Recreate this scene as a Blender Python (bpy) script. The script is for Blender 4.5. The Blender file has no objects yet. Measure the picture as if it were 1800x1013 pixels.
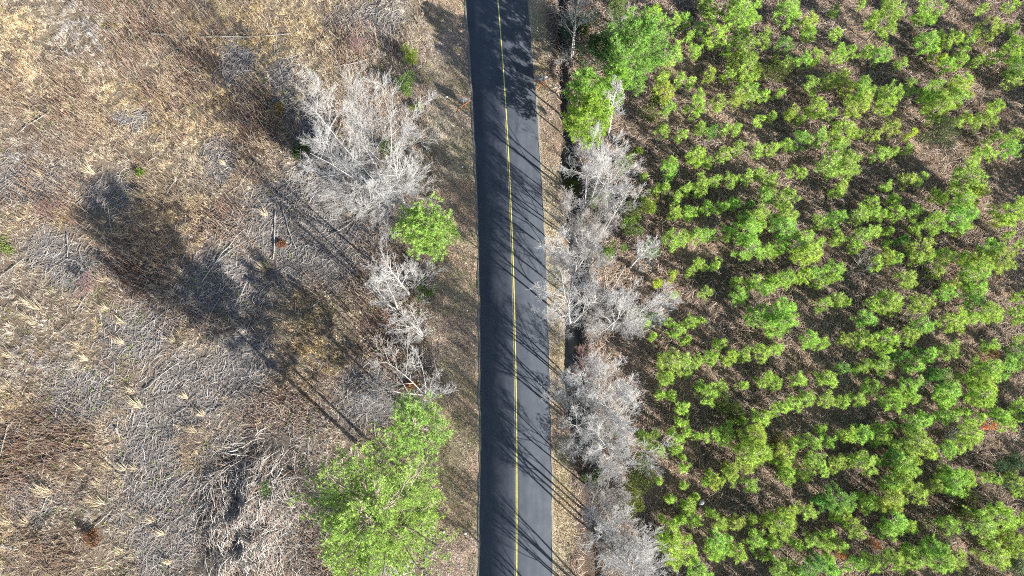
import bpy, math, random
import numpy as np
from mathutils import Vector

# ---------------------------------------------------------------- camera, sky, sun, exposure
C = bpy.context.scene
TILT = math.radians(11.8); CAM_H = 69.5; FPX = 1200.0
SUN_AZ, SUN_EL = math.radians(41.0), math.radians(26.0)
cam = bpy.data.objects.new('camera', bpy.data.cameras.new('camera'))
C.collection.objects.link(cam); C.camera = cam
cam.location = (0, 0, CAM_H); cam.rotation_euler = (TILT, 0, 0)
cam.data.sensor_width = 36; cam.data.lens = 24; cam.data.clip_end = 2000; cam.data.clip_start = 0.5
sd = Vector((math.cos(SUN_AZ)*math.cos(SUN_EL), -math.sin(SUN_AZ)*math.cos(SUN_EL), math.sin(SUN_EL)))
w = bpy.data.worlds.new('World'); C.world = w; w.use_nodes = True
sky = w.node_tree.nodes.new('ShaderNodeTexSky'); sky.sky_type = 'NISHITA'; sky.sun_disc = False
sky.sun_elevation = SUN_EL; sky.sun_rotation = math.atan2(sd.x, sd.y)
bg = w.node_tree.nodes['Background']; bg.inputs['Strength'].default_value = 0.08
w.node_tree.links.new(sky.outputs['Color'], bg.inputs['Color'])
sl = bpy.data.lights.new('sun', 'SUN'); sl.energy = 5.0; sl.angle = math.radians(0.5); sl.color = (1.0, 0.96, 0.90)
sun = bpy.data.objects.new('sun', sl); C.collection.objects.link(sun)
sun.rotation_euler = sd.to_track_quat('Z', 'Y').to_euler(); sun.location = (60, -50, 60)
C.view_settings.view_transform = 'Standard'; C.view_settings.look = 'None'
C.view_settings.exposure = 1.48; C.view_settings.gamma = 1
C.render.engine = 'CYCLES'
C.cycles.use_denoising = False; C.cycles.use_adaptive_sampling = False; C.cycles.filter_width = 1.0; C.cycles.max_bounces = 5; C.cycles.diffuse_bounces = 3

rng = np.random.default_rng(7); random.seed(7)
PI = math.pi

# ---------------------------------------------------------------- helpers
def at(px, py, z=0.0):
    """photo pixel (1800 wide) -> ground point at height z (array friendly)"""
    px = np.asarray(px, float); py = np.asarray(py, float)
    y = -(py-506.5); c, s = math.cos(TILT), math.sin(TILT)
    Y = y*c+FPX*s; Z = y*s-FPX*c
    t = (z-CAM_H)/Z
    return np.stack([(px-900)*t, Y*t], -1)

_tab = np.random.default_rng(3).random((256, 256))
def noise(x, y, scale, seed=0):
    x = np.asarray(x, float)/scale+seed*17.3+500; y = np.asarray(y, float)/scale+seed*9.7+500
    xi = np.floor(x).astype(int); yi = np.floor(y).astype(int)
    fx = x-xi; fy = y-yi; fx = fx*fx*(3-2*fx); fy = fy*fy*(3-2*fy)
    g = lambda a, b: _tab[(xi+a) & 255, (yi+b) & 255]
    return (g(0, 0)*(1-fx)+g(1, 0)*fx)*(1-fy)+(g(0, 1)*(1-fx)+g(1, 1)*fx)*fy
def fbm(x, y, scale, seed=0):
    return 0.5*noise(x, y, scale, seed)+0.3*noise(x, y, scale*.45, seed+1)+0.2*noise(x, y, scale*.2, seed+2)
def smooth(a, b, x):
    t = np.clip((x-a)/(b-a), 0, 1); return t*t*(3-2*t)

_cp = np.polyfit([48.1, 40, 30.7, 22, 14.9, 7, 0.4, -13.6], [-1.72, -1.08, -.53, -.15, .12, .29, .37, .36], 3)
def road_cx(y):
    y = np.asarray(y, float); yc = np.clip(y, -14, 50)
    d = np.polyval(np.polyder(_cp), yc)
    return np.polyval(_cp, yc)+d*(y-yc)*np.where(y > 0, 1, .3)
RW = 3.4
_dp = at([983, 986, 992, 1003, 1012, 1018, 1009, 1010, 1022, 1034, 1040], [-60, 0, 200, 300, 400, 470, 560, 650, 760, 815, 1013])
_o = np.argsort(_dp[:, 1])
def ditch_x(y): return np.interp(y, _dp[_o, 1], _dp[_o, 0])
def ground_z(x, y):
    x = np.asarray(x, float); y = np.asarray(y, float)
    d = np.abs(x-road_cx(y))
    f = smooth(4.2, 9, d)
    z = f*((fbm(x, y, 9, 1)-.5)*.55+(fbm(x, y, 2.2, 5)-.5)*.3)+smooth(3.6, 4.6, d)*(fbm(x, y, .8, 9)-.5)*.08
    dd = np.abs(x-ditch_x(y))
    wd = (.75+.5*noise(y, y*0, 5, 4))*(1-.5*smooth(27, 33, y))
    depth = (.95*smooth(-6, 1, y)*(1-.5*smooth(27, 33, y))+.35)*(1-smooth(wd*.55, wd*1.45, dd))
    return z-depth

def build(name, verts, faces, mat, parent=None, tint=None, smooth_=False):
    """faces: list of int arrays (n,k). tint: per vertex rgb"""
    if not isinstance(faces, list): faces = [faces]
    faces = [f for f in faces if len(f)]
    verts = np.ascontiguousarray(verts, np.float32)
    me = bpy.data.meshes.new(name)
    me.vertices.add(len(verts)); me.vertices.foreach_set('co', verts.ravel())
    li = np.concatenate([f.ravel() for f in faces]).astype(np.int32)
    ln = np.concatenate([np.full(len(f), f.shape[1]) for f in faces])
    me.loops.add(len(li)); me.loops.foreach_set('vertex_index', li)
    me.polygons.add(len(ln))
    me.polygons.foreach_set('loop_start', np.concatenate([[0], np.cumsum(ln)[:-1]]).astype(np.int32))
    if smooth_: me.polygons.foreach_set('use_smooth', np.ones(len(ln), bool))
    me.update(calc_edges=True)
    if tint is not None:
        a = me.attributes.new('tint', 'FLOAT_COLOR', 'POINT')
        a.data.foreach_set('color', np.concatenate([tint, np.ones((len(tint), 1))], 1).astype(np.float32).ravel())
    if mat: me.materials.append(mat)
    o = bpy.data.objects.new(name, me); C.collection.objects.link(o)
    if parent: o.parent = parent
    return o
def tag(o, label=None, cat=None, group=None, kind=None):
    if label: o['label'] = label
    if cat: o['category'] = cat
    if group: o['group'] = group
    if kind: o['kind'] = kind
    return o
def thing(name, label, cat, loc, rz=0, group=None):
    o = bpy.data.objects.new(name, None); o.empty_display_size = .3; C.collection.objects.link(o)
    o.location = loc; o.rotation_euler = (0, 0, rz); return tag(o, label, cat, group)

def unit(v): return v/np.maximum(np.linalg.norm(v, axis=-1, keepdims=True), 1e-9)
def tubes(P0, P1, R0, R1, n=3):
    """n-sided prisms between point pairs -> verts, quads"""
    P0 = np.asarray(P0, float); P1 = np.asarray(P1, float); R0 = np.asarray(R0, float); R1 = np.asarray(R1, float)
    d = unit(P1-P0); a = np.where(np.abs(d[:, 2:3]) > .9, [[1., 0, 0]], [[0, 0, 1.]])
    u = unit(np.cross(d, a)); v = np.cross(d, u)
    V = []
    for P, R in ((P0, R0), (P1, R1)):
        for k in range(n):
            t = 2*PI*k/n; V.append(P+(u*math.cos(t)+v*math.sin(t))*R[:, None])
    V = np.stack(V, 1); m = len(P0); base = (np.arange(m)*2*n)[:, None]
    F = np.concatenate([base+np.array([[k, (k+1) % n, n+(k+1) % n, n+k]]) for k in range(n)], 0)
    return V.reshape(-1, 3), F
def blades(P, D, L, W, side=None):
    """one thin triangle per blade: base P, direction D, length L, width W"""
    D = unit(D)
    if side is None:
        side = unit(np.cross(D, rng.normal(size=D.shape)))
    V = np.stack([P-side*(W/2)[:, None], P+side*(W/2)[:, None], P+D*L[:, None]], 1).reshape(-1, 3)
    return V, np.arange(len(P)*3).reshape(-1, 3)
def ribbons(P, ang, L, W, lift, nseg=3, curl=.6):
    """curved strips lying on the ground (fallen twigs, leaning stalks) as flat-sided sticks"""
    n = len(P); cv = rng.normal(0, curl, n)
    pts = [P]; a = ang.copy(); p = P.copy()
    for k in range(nseg):
        q = p.copy(); q[:, 0] += np.cos(a)*L/nseg; q[:, 1] += np.sin(a)*L/nseg
        q[:, 2] = ground_z(q[:, 0], q[:, 1])+.03+lift*math.sin(PI*(k+1)/(nseg+.6)); a = a+cv/nseg
        pts.append(q); p = q
    pts = np.stack(pts, 1)
    V, F = tubes(pts[:, :-1].reshape(-1, 3), pts[:, 1:].reshape(-1, 3), np.repeat(W/2, nseg), np.repeat(W/2, nseg)*.9)
    return V, F, 6*nseg
def pick(pal, n, jit=.18, rep=1):
    pal = np.array(pal); c = pal[rng.integers(0, len(pal), n)]*(1+rng.normal(0, jit, (n, 1))).clip(.45, 1.7)
    return np.repeat(c, rep, 0)

# ---------------------------------------------------------------- materials
def mat_new(name):
    m = bpy.data.materials.new(name); m.use_nodes = True
    return m, m.node_tree.nodes, m.node_tree.links, m.node_tree.nodes['Principled BSDF']
def mat_plain(name, col, rough=.8, nscale=6, amt=.35, bump=.0, spec=.2, metal=0):
    m, N, Lk, b = mat_new(name)
    tc = N.new('ShaderNodeTexCoord'); t = N.new('ShaderNodeTexNoise'); t.inputs['Scale'].default_value = nscale; t.inputs['Detail'].default_value = 6
    Lk.new(tc.outputs['Object'], t.inputs['Vector'])
    r = N.new('ShaderNodeValToRGB'); r.color_ramp.elements[0].position = .3; r.color_ramp.elements[1].position = .7
    r.color_ramp.elements[0].color = (*[c*(1-amt) for c in col], 1); r.color_ramp.elements[1].color = (*[min(1, c*(1+amt)) for c in col], 1)
    Lk.new(t.outputs['Fac'], r.inputs['Fac']); Lk.new(r.outputs['Color'], b.inputs['Base Color'])
    b.inputs['Roughness'].default_value = rough; b.inputs['Specular IOR Level'].default_value = spec; b.inputs['Metallic'].default_value = metal
    if bump:
        bp = N.new('ShaderNodeBump'); bp.inputs['Strength'].default_value = bump; bp.inputs['Distance'].default_value = .05
        Lk.new(t.outputs['Fac'], bp.inputs['Height']); Lk.new(bp.outputs['Normal'], b.inputs['Normal'])
    return m
def mat_tint(name, trans=0.0, rough=.75, obj_color=False, spec=.15):
    m, N, Lk, b = mat_new(name)
    at_ = N.new('ShaderNodeAttribute'); at_.attribute_name = 'tint'
    col = at_.outputs['Color']
    if obj_color:
        oi = N.new('ShaderNodeObjectInfo'); mx = N.new('ShaderNodeMix'); mx.data_type = 'RGBA'; mx.blend_type = 'MULTIPLY'
        mx.inputs['Factor'].default_value = 1; Lk.new(col, mx.inputs['A']); Lk.new(oi.outputs['Color'], mx.inputs['B']); col = mx.outputs['Result']
    Lk.new(col, b.inputs['Base Color']); b.inputs['Roughness'].default_value = rough; b.inputs['Specular IOR Level'].default_value = spec
    if trans:
        tr = N.new('ShaderNodeBsdfTranslucent'); Lk.new(col, tr.inputs['Color'])
        ms = N.new('ShaderNodeMixShader'); ms.inputs['Fac'].default_value = trans
        out = N['Material Output']; Lk.new(b.outputs['BSDF'], ms.inputs[1]); Lk.new(tr.outputs['BSDF'], ms.inputs[2]); Lk.new(ms.outputs['Shader'], out.inputs['Surface'])
    return m
M_leaf = mat_tint('needle_leaf', .38, .6, True)
M_dry = mat_tint('dry_plant', .15, .85)
M_wood = mat_tint('weathered_twig', 0, .85)
M_bark_pale = mat_plain('pale_bark', (.46, .445, .42), .9, 9, .35, .3)
M_twig_pale = mat_plain('pale_twig', (.43, .42, .405), .9, 3, .25)
M_twig_grey = mat_plain('grey_twig', (.33, .31, .29), .9, 3, .25)
M_twig_red = mat_plain('reddish_twig', (.24, .15, .14), .9, 3, .25)
M_bark_pine = mat_plain('pine_bark', (.30, .25, .21), .9, 12, .4, .4)
M_log = mat_plain('weathered_log', (.31, .29, .265), .9, 5, .45, .4)

# ---------------------------------------------------------------- ground
def blob(x, y, lst):
    v = np.zeros(np.shape(x))
    for px, py, rx, ry in lst:
        c = at(px, py); s = 1/16.5
        q = ((x-c[0])/(rx*s))**2+((y-c[1])/(ry*s*1.05))**2
        v = np.maximum(v, np.exp(-q*.9))
    return v
GREY = [(520, 400, 95, 95), (590, 430, 70, 60), (260, 800, 50, 95), (400, 500, 70, 60), (120, 470, 45, 35), (85, 440, 40, 30), (550, 220, 35, 50),
        (500, 150, 25, 50), (240, 590, 60, 40), (650, 40, 55, 40), (385, 285, 25, 35), (50, 320, 60, 30), (420, 640, 50, 60), (190, 340, 40, 30), (330, 690, 60, 60),
        (610, 320, 60, 60), (440, 900, 110, 110), (300, 930, 60, 80), (140, 690, 50, 40), (420, 110, 30, 40), (230, 210, 30, 20), (640, 700, 50, 40), (60, 880, 40, 30)]
RED = [(240, 60, 60, 45), (335, 125, 50, 75), (80, 345, 65, 40), (50, 800, 70, 70), (110, 770, 50, 40), (80, 965, 60, 30), (490, 720, 60, 40), (625, 70, 40, 55),
       (130, 190, 60, 35), (445, 220, 55, 70), (400, 390, 60, 40), (240, 470, 60, 50), (360, 560, 60, 30), (690, 590, 50, 120), (560, 980, 60, 60), (300, 160, 60, 40), (640, 480, 40, 60)]
TAN = [(90, 60, 150, 60), (330, 230, 100, 60), (560, 90, 110, 90), (40, 620, 90, 70), (180, 170, 120, 60), (90, 920, 80, 40), (300, 310, 90, 50), (160, 850, 50, 50), (700, 40, 50, 60), (450, 280, 60, 50), (540, 560, 60, 40)]
def zones(x, y):
    d = x-road_cx(y)
    lv = smooth(-9.2, -7.0, d+(noise(x, y, 3, 2)-.5)*2)*(d < 0)
    rv = (1-smooth(5.0, 5.9, d+(noise(x, y, 1.5, 3)-.5)))*(d > 0)
    verge = np.where(d < 0, lv, rv)
    left = (d < 0)*(1-verge); right = (d > 0)*(1-verge)
    g = np.clip(blob(x, y, GREY)*1.8*(.45+fbm(x, y, 2.5, 21)*1.1)-.12, 0, 1); r = np.clip(blob(x, y, RED)*1.3*(.3+fbm(x, y, 3, 31)*1.2)-.1, 0, 1); t = np.clip(blob(x, y, TAN), 0, 1)
    return left, right, verge, g*left, r*left, t*left
def axis(a, b, s, far):
    return np.concatenate([-np.array(far[::-1]), np.arange(a, b, s), np.array(far)])
gx = axis(-72, 72.2, .3, [90, 130, 220, 420]); gy = axis(-28, 62.2, .3, [90, 130, 220, 420])
X, Y = np.meshgrid(gx, gy); Z = ground_z(X, Y)
nx, ny = len(gx), len(gy)
idx = np.arange(nx*ny).reshape(ny, nx)
Fg = np.stack([idx[:-1, :-1], idx[:-1, 1:], idx[1:, 1:], idx[1:, :-1]], -1).reshape(-1, 4)
xf, yf = X.ravel(), Y.ravel()
lf, rt, vg, g_, r_, t_ = zones(xf, yf)
mix = lambda a, b, f: a*(1-f[:, None])+np.array(b)*f[:, None]
n1 = fbm(xf, yf, 5, 40); n2 = fbm(xf, yf, 1.2, 44)
col = np.zeros((len(xf), 3))+np.array([.25, .195, .145])
col = mix(col, (.24, .20, .135), t_*.8)
col = mix(col, (.13, .085, .065), np.clip(r_, 0, 1)*.9)
col = mix(col, (.205, .19, .178), np.clip(g_, 0, 1))
rc = mix(np.zeros((len(xf), 3))+np.array([.17, .13, .105]), (.37, .27, .195), smooth(.35, .7, n1))
col = col*(1-rt[:, None])+rc*rt[:, None]
vc = mix(np.zeros((len(xf), 3))+np.array([.48, .40, .27]), (.44, .325, .24), np.clip(smooth(.42, .62, n1)+.75*(1-smooth(5, 20, yf))*(xf < 0), 0, 1))
vc = mix(vc, (.31, .295, .18), smooth(.55, .7, fbm(xf, yf, 2.5, 47))*.5)
col = col*(1-vg[:, None])+vc*vg[:, None]
dw = 1-smooth(.5, 1.5, np.abs(xf-ditch_x(yf))); col = mix(col, (.11, .085, .065), dw*.8)  # soil tint darkened along the ditch, painting in the shade between its banks
col *= (.72+.56*n2)[:, None]
m, N, Lk, b = mat_new('ground_cover_soil')
a = N.new('ShaderNodeAttribute'); a.attribute_name = 'tint'
tc = N.new('ShaderNodeTexCoord')
def nz(scale, det, rough=.6):
    t = N.new('ShaderNodeTexNoise'); t.inputs['Scale'].default_value = scale; t.inputs['Detail'].default_value = det; t.inputs['Roughness'].default_value = rough
    Lk.new(tc.outputs['Object'], t.inputs['Vector']); return t
t1 = nz(3.5, 8, .75); t2 = nz(14, 4, .7)
ad = N.new('ShaderNodeMath'); ad.operation = 'ADD'; Lk.new(t1.outputs['Fac'], ad.inputs[0]); Lk.new(t2.outputs['Fac'], ad.inputs[1])
mr = N.new('ShaderNodeMapRange'); mr.inputs['From Min'].default_value = .7; mr.inputs['From Max'].default_value = 1.3; mr.inputs['To Min'].default_value = .3; mr.inputs['To Max'].default_value = 1.75
Lk.new(ad.outputs[0], mr.inputs['Value'])
mx = N.new('ShaderNodeMix'); mx.data_type = 'RGBA'; mx.blend_type = 'MULTIPLY'; mx.inputs['Factor'].default_value = 1
Lk.new(a.outputs['Color'], mx.inputs['A']); Lk.new(mr.outputs['Result'], mx.inputs['B']); Lk.new(mx.outputs['Result'], b.inputs['Base Color'])
bp = N.new('ShaderNodeBump'); bp.inputs['Strength'].default_value = 1; bp.inputs['Distance'].default_value = .25
Lk.new(ad.outputs[0], bp.inputs['Height']); Lk.new(bp.outputs['Normal'], b.inputs['Normal'])
b.inputs['Roughness'].default_value = .95; b.inputs['Specular IOR Level'].default_value = .1
ground = tag(build('ground', np.stack([xf, yf, Z.ravel()], 1), Fg, m, tint=col, smooth_=True), kind='structure')

# ---------------------------------------------------------------- road, shoulders, markings, ditch water
m, N, Lk, b = mat_new('asphalt')
tc = N.new('ShaderNodeTexCoord')
mp = N.new('ShaderNodeMapping'); mp.inputs['Scale'].default_value = (1, .06, 1); Lk.new(tc.outputs['Object'], mp.inputs['Vector'])
t1 = N.new('ShaderNodeTexNoise'); t1.inputs['Scale'].default_value = 1.6; t1.inputs['Detail'].default_value = 5; Lk.new(mp.outputs['Vector'], t1.inputs['Vector'])
t2 = N.new('ShaderNodeTexNoise'); t2.inputs['Scale'].default_value = .9; t2.inputs['Detail'].default_value = 6; t2.inputs['Roughness'].default_value = .65; Lk.new(tc.outputs['Object'], t2.inputs['Vector'])
t3 = N.new('ShaderNodeTexNoise'); t3.inputs['Scale'].default_value = 40; t3.inputs['Detail'].default_value = 3; Lk.new(tc.outputs['Object'], t3.inputs['Vector'])
def addn(p, q):
    s = N.new('ShaderNodeMath'); s.operation = 'ADD'; Lk.new(p, s.inputs[0]); Lk.new(q, s.inputs[1]); return s.outputs[0]
s = addn(addn(t1.outputs['Fac'], t2.outputs['Fac']), t3.outputs['Fac'])
r = N.new('ShaderNodeValToRGB'); mr = N.new('ShaderNodeMapRange'); mr.inputs['From Min'].default_value = 1.05; mr.inputs['From Max'].default_value = 1.95; Lk.new(s, mr.inputs['Value'])
r.color_ramp.elements[0].color = (.034, .040, .052, 1); r.color_ramp.elements[1].color = (.071, .080, .097, 1)
Lk.new(mr.outputs['Result'], r.inputs['Fac']); Lk.new(r.outputs['Color'], b.inputs['Base Color'])
b.inputs['Roughness'].default_value = .85; b.inputs['Specular IOR Level'].default_value = .25
bp = N.new('ShaderNodeBump'); bp.inputs['Strength'].default_value = .3; bp.inputs['Distance'].default_value = .01; Lk.new(t3.outputs['Fac'], bp.inputs['Height']); Lk.new(bp.outputs['Normal'], b.inputs['Normal'])
M_asph = m
ys = np.arange(-60, 140, .5)
def strip(name, off0, off1, z, mat, parent=None, y=ys, wob=0.0, skirt=0.0):
    cx = road_cx(y); e0 = cx+off0+wob*(noise(y, y*0, 1.3, 3)-.5); e1 = cx+off1+wob*(noise(y, y*0, 1.1, 8)-.5)
    zz = np.full(len(y), z); n = len(y)
    rows = [np.stack([e0, y, zz], 1), np.stack([e1, y, zz], 1)]
    if skirt:
        rows = [np.stack([e0-.03, y, zz-skirt], 1)]+rows+[np.stack([e1+.03, y, zz-skirt], 1)]
    V = np.concatenate(rows); k = len(rows); i = np.arange(n-1)
    F = np.concatenate([np.stack([j*n+i, (j+1)*n+i, (j+1)*n+i+1, j*n+i+1], 1) for j in range(k-1)])
    return build(name, V, F, mat, parent)
road = tag(strip('road', -RW, RW, .11, M_asph, wob=.10, skirt=.25), kind='structure')
M_yel = mat_plain('yellow_paint', (.52, .47, .13), .7, 7, .22); M_yel2 = mat_plain('worn_yellow_paint', (.30, .28, .13), .7, 7, .35)
strip('road_marking', .04, .145, .114, M_yel, road); strip('road_marking', -.11, -.06, .114, M_yel2, road, y=np.arange(-60, 34, .5))
M_sh = mat_plain('gravel', (.17, .165, .14), .95, 9, .35, .5)
tag(strip('shoulder', -RW-.34, -RW-.0, .012, M_sh, wob=.35, skirt=.2), kind='structure')
tag(strip('shoulder', RW+.0, RW+.14, .03, M_sh, wob=.2, skirt=.2), kind='structure')
yw = np.arange(-14, 60, .5); dx = ditch_x(yw)
Vw = np.concatenate([np.stack([dx-1.3, yw, yw*0-.84], 1), np.stack([dx+1.3, yw, yw*0-.84], 1)]); nn = len(yw); i = np.arange(nn-1)
m, N, Lk, b = mat_new('dark_water'); b.inputs['Base Color'].default_value = (.012, .013, .012, 1); b.inputs['Roughness'].default_value = .12
tt = N.new('ShaderNodeTexNoise'); tt.inputs['Scale'].default_value = 3; bq = N.new('ShaderNodeBump'); bq.inputs['Strength'].default_value = .05; Lk.new(tt.outputs['Fac'], bq.inputs['Height']); Lk.new(bq.outputs['Normal'], b.inputs['Normal'])
tag(build('ditch_water', Vw, np.stack([i, nn+i, nn+i+1, i+1], 1), m), kind='structure')

# ---------------------------------------------------------------- ground cover (uncountable)
def scatter(density_fn, dmax, x0=-62, x1=62, y0=-17, y1=52):
    n = int(dmax*(x1-x0)*(y1-y0)); x = rng.uniform(x0, x1, n); y = rng.uniform(y0, y1, n)
    vis = np.abs(x) < 50.5+.175*(y+13.6)
    x, y = x[vis], y[vis]
    k = rng.random(len(x)) < density_fn(x, y)/dmax
    x, y = x[k], y[k]; return np.stack([x, y, ground_z(x, y)], 1)
def cover(name, parts, mat):
    V, F, T, o = [], [], [], 0
    for v, f, t in parts:
        V.append(v); F.append(f+o); T.append(t); o += len(v)
    return tag(build(name, np.concatenate(V), F, mat, tint=np.concatenate(T)), kind='stuff')
STRAW = [(.64, .55, .395), (.54, .455, .325), (.42, .345, .25), (.74, .65, .49), (.50, .44, .35), (.40, .30, .215)]
BROWN = [(.27, .17, .11), (.34, .22, .13), (.22, .15, .11), (.40, .26, .15)]
GREYW = [(.38, .355, .33), (.29, .265, .245), (.50, .47, .44), (.22, .20, .185), (.33, .28, .235)]
def grass_tufts(P, nb, L, W, pal, spread=.5, lean=(0, 0)):
    n = len(P); Q = np.repeat(P, nb, 0); Q[:, :2] += rng.normal(0, .06, (len(Q), 2))
    D = rng.normal(0, spread, (len(Q), 3)); D[:, 2] = 1; D[:, :2] += np.repeat(rng.normal(0, spread*.7, (n, 2)), nb, 0)+np.array(lean)
    l = L*rng.uniform(.5, 1.25, len(Q)); v, f = blades(Q, D, l, W*rng.uniform(.6, 1.4, len(Q)))
    c = np.repeat(pick(pal, n, .16)*(.62+.76*fbm(P[:, 0], P[:, 1], 3.5, 140))[:, None]*(1+(fbm(P[:, 0], P[:, 1], 7, 150)-.5)[:, None]*np.array([.5, .25, -.5])), nb, 0)*rng.uniform(.8, 1.2, (len(Q), 1))
    return v, f, np.repeat(c, 3, 0)
def dens_grass(x, y):
    l, r, v, g, rd, t = zones(x, y)
    return l*np.clip(.25+t*.7+.7*smooth(.35, .65, fbm(x, y, 3, 60))-g*1.0-rd*.5, 0, 1)*(.15+1.5*smooth(.4, .62, noise(x, y, .8, 61)))*21
P = scatter(dens_grass, 35)
cover('dry_grass', [grass_tufts(P, 7, .55, .028, STRAW, .55)], M_dry)
P = scatter(lambda x, y: (lambda z: z[0]*np.clip(.06+z[4]*.9+.4*smooth(.48, .66, fbm(x, y, 4, 66))*(1+.6*smooth(18, 30, y))-z[3]*.3, 0, 1))(zones(x, y))*14, 14)
n = len(P); D = rng.normal(0, .16, (n, 3)); D[:, 2] = 1
v, f = tubes(P, P+unit(D)*rng.uniform(.6, 2.2, (n, 1)), np.full(n, .017), np.full(n, .008))
cover('dead_weed_stems', [(v, f, pick([(.38, .26, .18), (.30, .18, .125), (.50, .40, .29), (.26, .17, .13), (.58, .47, .36)], n, .15, 6))], M_wood)
def dens_deb(x, y):
    l, r, v, g, rd, t = zones(x, y)
    return l*np.clip(.18+g*.9+rd*.25-t*.1, 0, 1)*16
P = scatter(dens_deb, 16); n = len(P); P[:, 2] += .03
v, f, k = ribbons(P, rng.uniform(0, 2*PI, n), rng.uniform(.3, 1.5, n), rng.uniform(.018, .05, n), .10, 3, .5)
cover('woody_debris', [(v, f, pick(GREYW+[(.36, .30, .25)], n, .18, k))], M_wood)
def dens_br(x, y):
    l, r, v, g, rd, t = zones(x, y)
    return r*(.35+.65*smooth(.3, .6, fbm(x, y, 4, 71)))*26*np.maximum(smooth(.4, 1.1, np.abs(x-ditch_x(y))), .75*smooth(27, 32, y))
P = scatter(dens_br, 26); n = len(P); P[:, 2] += .03
v, f, k = ribbons(P, rng.uniform(0, 2*PI, n), rng.uniform(.3, 1.3, n), rng.uniform(.014, .04, n), .22, 3, .9)
p1 = (v, f, pick([(.48, .375, .29), (.34, .26, .205), (.62, .49, .38), (.24, .185, .15), (.55, .48, .42), (.40, .26, .18), (.68, .60, .51)], n, .2, k))
P = scatter(lambda x, y: zones(x, y)[1]*7*smooth(.4, .65, fbm(x, y, 5, 75))*smooth(.6, 1.4, np.abs(x-ditch_x(y))), 7)
cover('dead_undergrowth', [p1, grass_tufts(P, 6, .5, .03, [(.36, .27, .19), (.46, .36, .25), (.30, .22, .16)], .7)], M_dry)
def dens_v(x, y):
    l, r, v, g, rd, t = zones(x, y); d = np.abs(x-road_cx(y))
    return v*(d > RW+.45)*110*(.45+.55*noise(x, y, 1, 80))
P = scatter(dens_v, 110, -16, 12)
q = fbm(P[:, 0], P[:, 1], 2.2, 83) > .56
cover('verge_grass', [grass_tufts(P[~q], 3, .21, .03, [(.60, .50, .35), (.46, .36, .25), (.34, .25, .18), (.70, .61, .46)], .9),
                      grass_tufts(P[q], 3, .2, .03, [(.42, .40, .22), (.52, .45, .29), (.36, .34, .19)], .9)], M_dry)
P = scatter(lambda x, y: np.clip(zones(x, y)[0]+zones(x, y)[2]*.3+zones(x, y)[1]*.3, 0, 1)*.5*(np.abs(x-road_cx(y)) > RW+.6)*(fbm(x, y, 5, 90) > .52), .5)
Pk = np.repeat(P, 10, 0); Pk[:, :2] += rng.normal(0, .16, (len(Pk), 2)); Pk[:, 2] += .1
v, f = blades(Pk, rng.normal(0, 1, (len(Pk), 3))+[0, 0, .8], rng.uniform(.1, .28, len(Pk)), rng.uniform(.04, .09, len(Pk)))
cover('green_weeds', [(v, f, pick([(.20, .30, .05), (.26, .33, .08), (.15, .22, .05)], len(Pk), .2, 3))], M_dry)

# ---------------------------------------------------------------- plants
def tufts(P, D, nn, L, W, base_col, jit=.2, tip=(1.25, 1.2, .9)):
    """needle tufts: nn thin needles fanning round direction D"""
    n = len(P); Q = np.repeat(P, nn, 0); d = np.repeat(unit(D), nn, 0)+rng.normal(0, .62, (n*nn, 3))
    v, f = blades(Q, d, L*rng.uniform(.7, 1.2, n*nn), np.full(n*nn, W))
    c = np.array(base_col)*(1+rng.normal(0, jit, (n, 1))).clip(.5, 1.6)
    c = np.repeat(c, nn, 0)*rng.uniform(.85, 1.15, (n*nn, 1))
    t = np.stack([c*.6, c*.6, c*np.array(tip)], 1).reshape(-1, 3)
    return v, f, t
GREEN = (.41, .62, .135)
def young_pine(h, r, seed):
    """returns (trunk verts, faces), (crown verts, faces, tint): whorled branches that carry needle tufts"""
    R = np.random.default_rng(seed); S0, S1, r0, r1, TP, TD = [], [], [], [], [], []
    bend = R.normal(0, .03, 2)*h
    ax = lambda t: np.array([bend[0]*t*t, bend[1]*t*t, h*t])
    ts = np.linspace(0, 1, 7); r_b = .016*h
    for i in range(6):
        S0.append(ax(ts[i])); S1.append(ax(ts[i+1])); r0.append(r_b*(1-ts[i]*.9)); r1.append(r_b*(1-ts[i+1]*.9))
    nt = len(S0); z = .30
    while z < .97:
        prof = (math.sin(PI*min(1, (z-.18)/.82)**.8)**.7)*.9+.12
        for k in range(R.integers(4, 7)):
            a = R.uniform(0, 2*PI); l = r*prof*R.uniform(.45, 1.5); up = R.uniform(.3, .9)
            d = np.array([math.cos(a), math.sin(a), up]); p = ax(z); m_ = p+d*np.array([l*.6, l*.6, l*.35]); e = m_+np.array([math.cos(a)*l*.4, math.sin(a)*l*.4, l*.5*up])
            S0 += [p, m_]; S1 += [m_, e]; r0 += [.018*r+.004]*2; r1 += [.012*r+.003]*2
            ns = max(1, int(l/.3))
            for q in range(ns):
                s = .5+.5*(q+.6+R.uniform(-.2, .4))/ns
                cc = p+(m_-p)*s*2 if s < .5 else m_+(e-m_)*(s-.5)*2
                cc = cc+R.normal(0, .03+.06*r, 3)
                for j in range(8):
                    o_ = R.normal(0, 1, 3); o_ = o_/np.linalg.norm(o_)*(.05+.07*r); TP.append(cc+o_); TD.append(o_/np.linalg.norm(o_)*.9+d*.5+[0, 0, .5])
        z += max(.06, .46/h)*R.uniform(.8, 1.2)
    for t in np.linspace(.86, 1, 4): TP.append(ax(t)); TD.append(np.array([0, 0, 1.])+R.normal(0, .2, 3))
    tv = tubes(S0, S1, r0, r1)
    return tv, tufts(np.array(TP), np.array(TD), 7, .25+.04*r, .036, GREEN, .34, (1.45, 1.3, 1.3))  # yellowish tips, tinted brighter still to paint in sunlit highlights
PROTO = []
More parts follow.
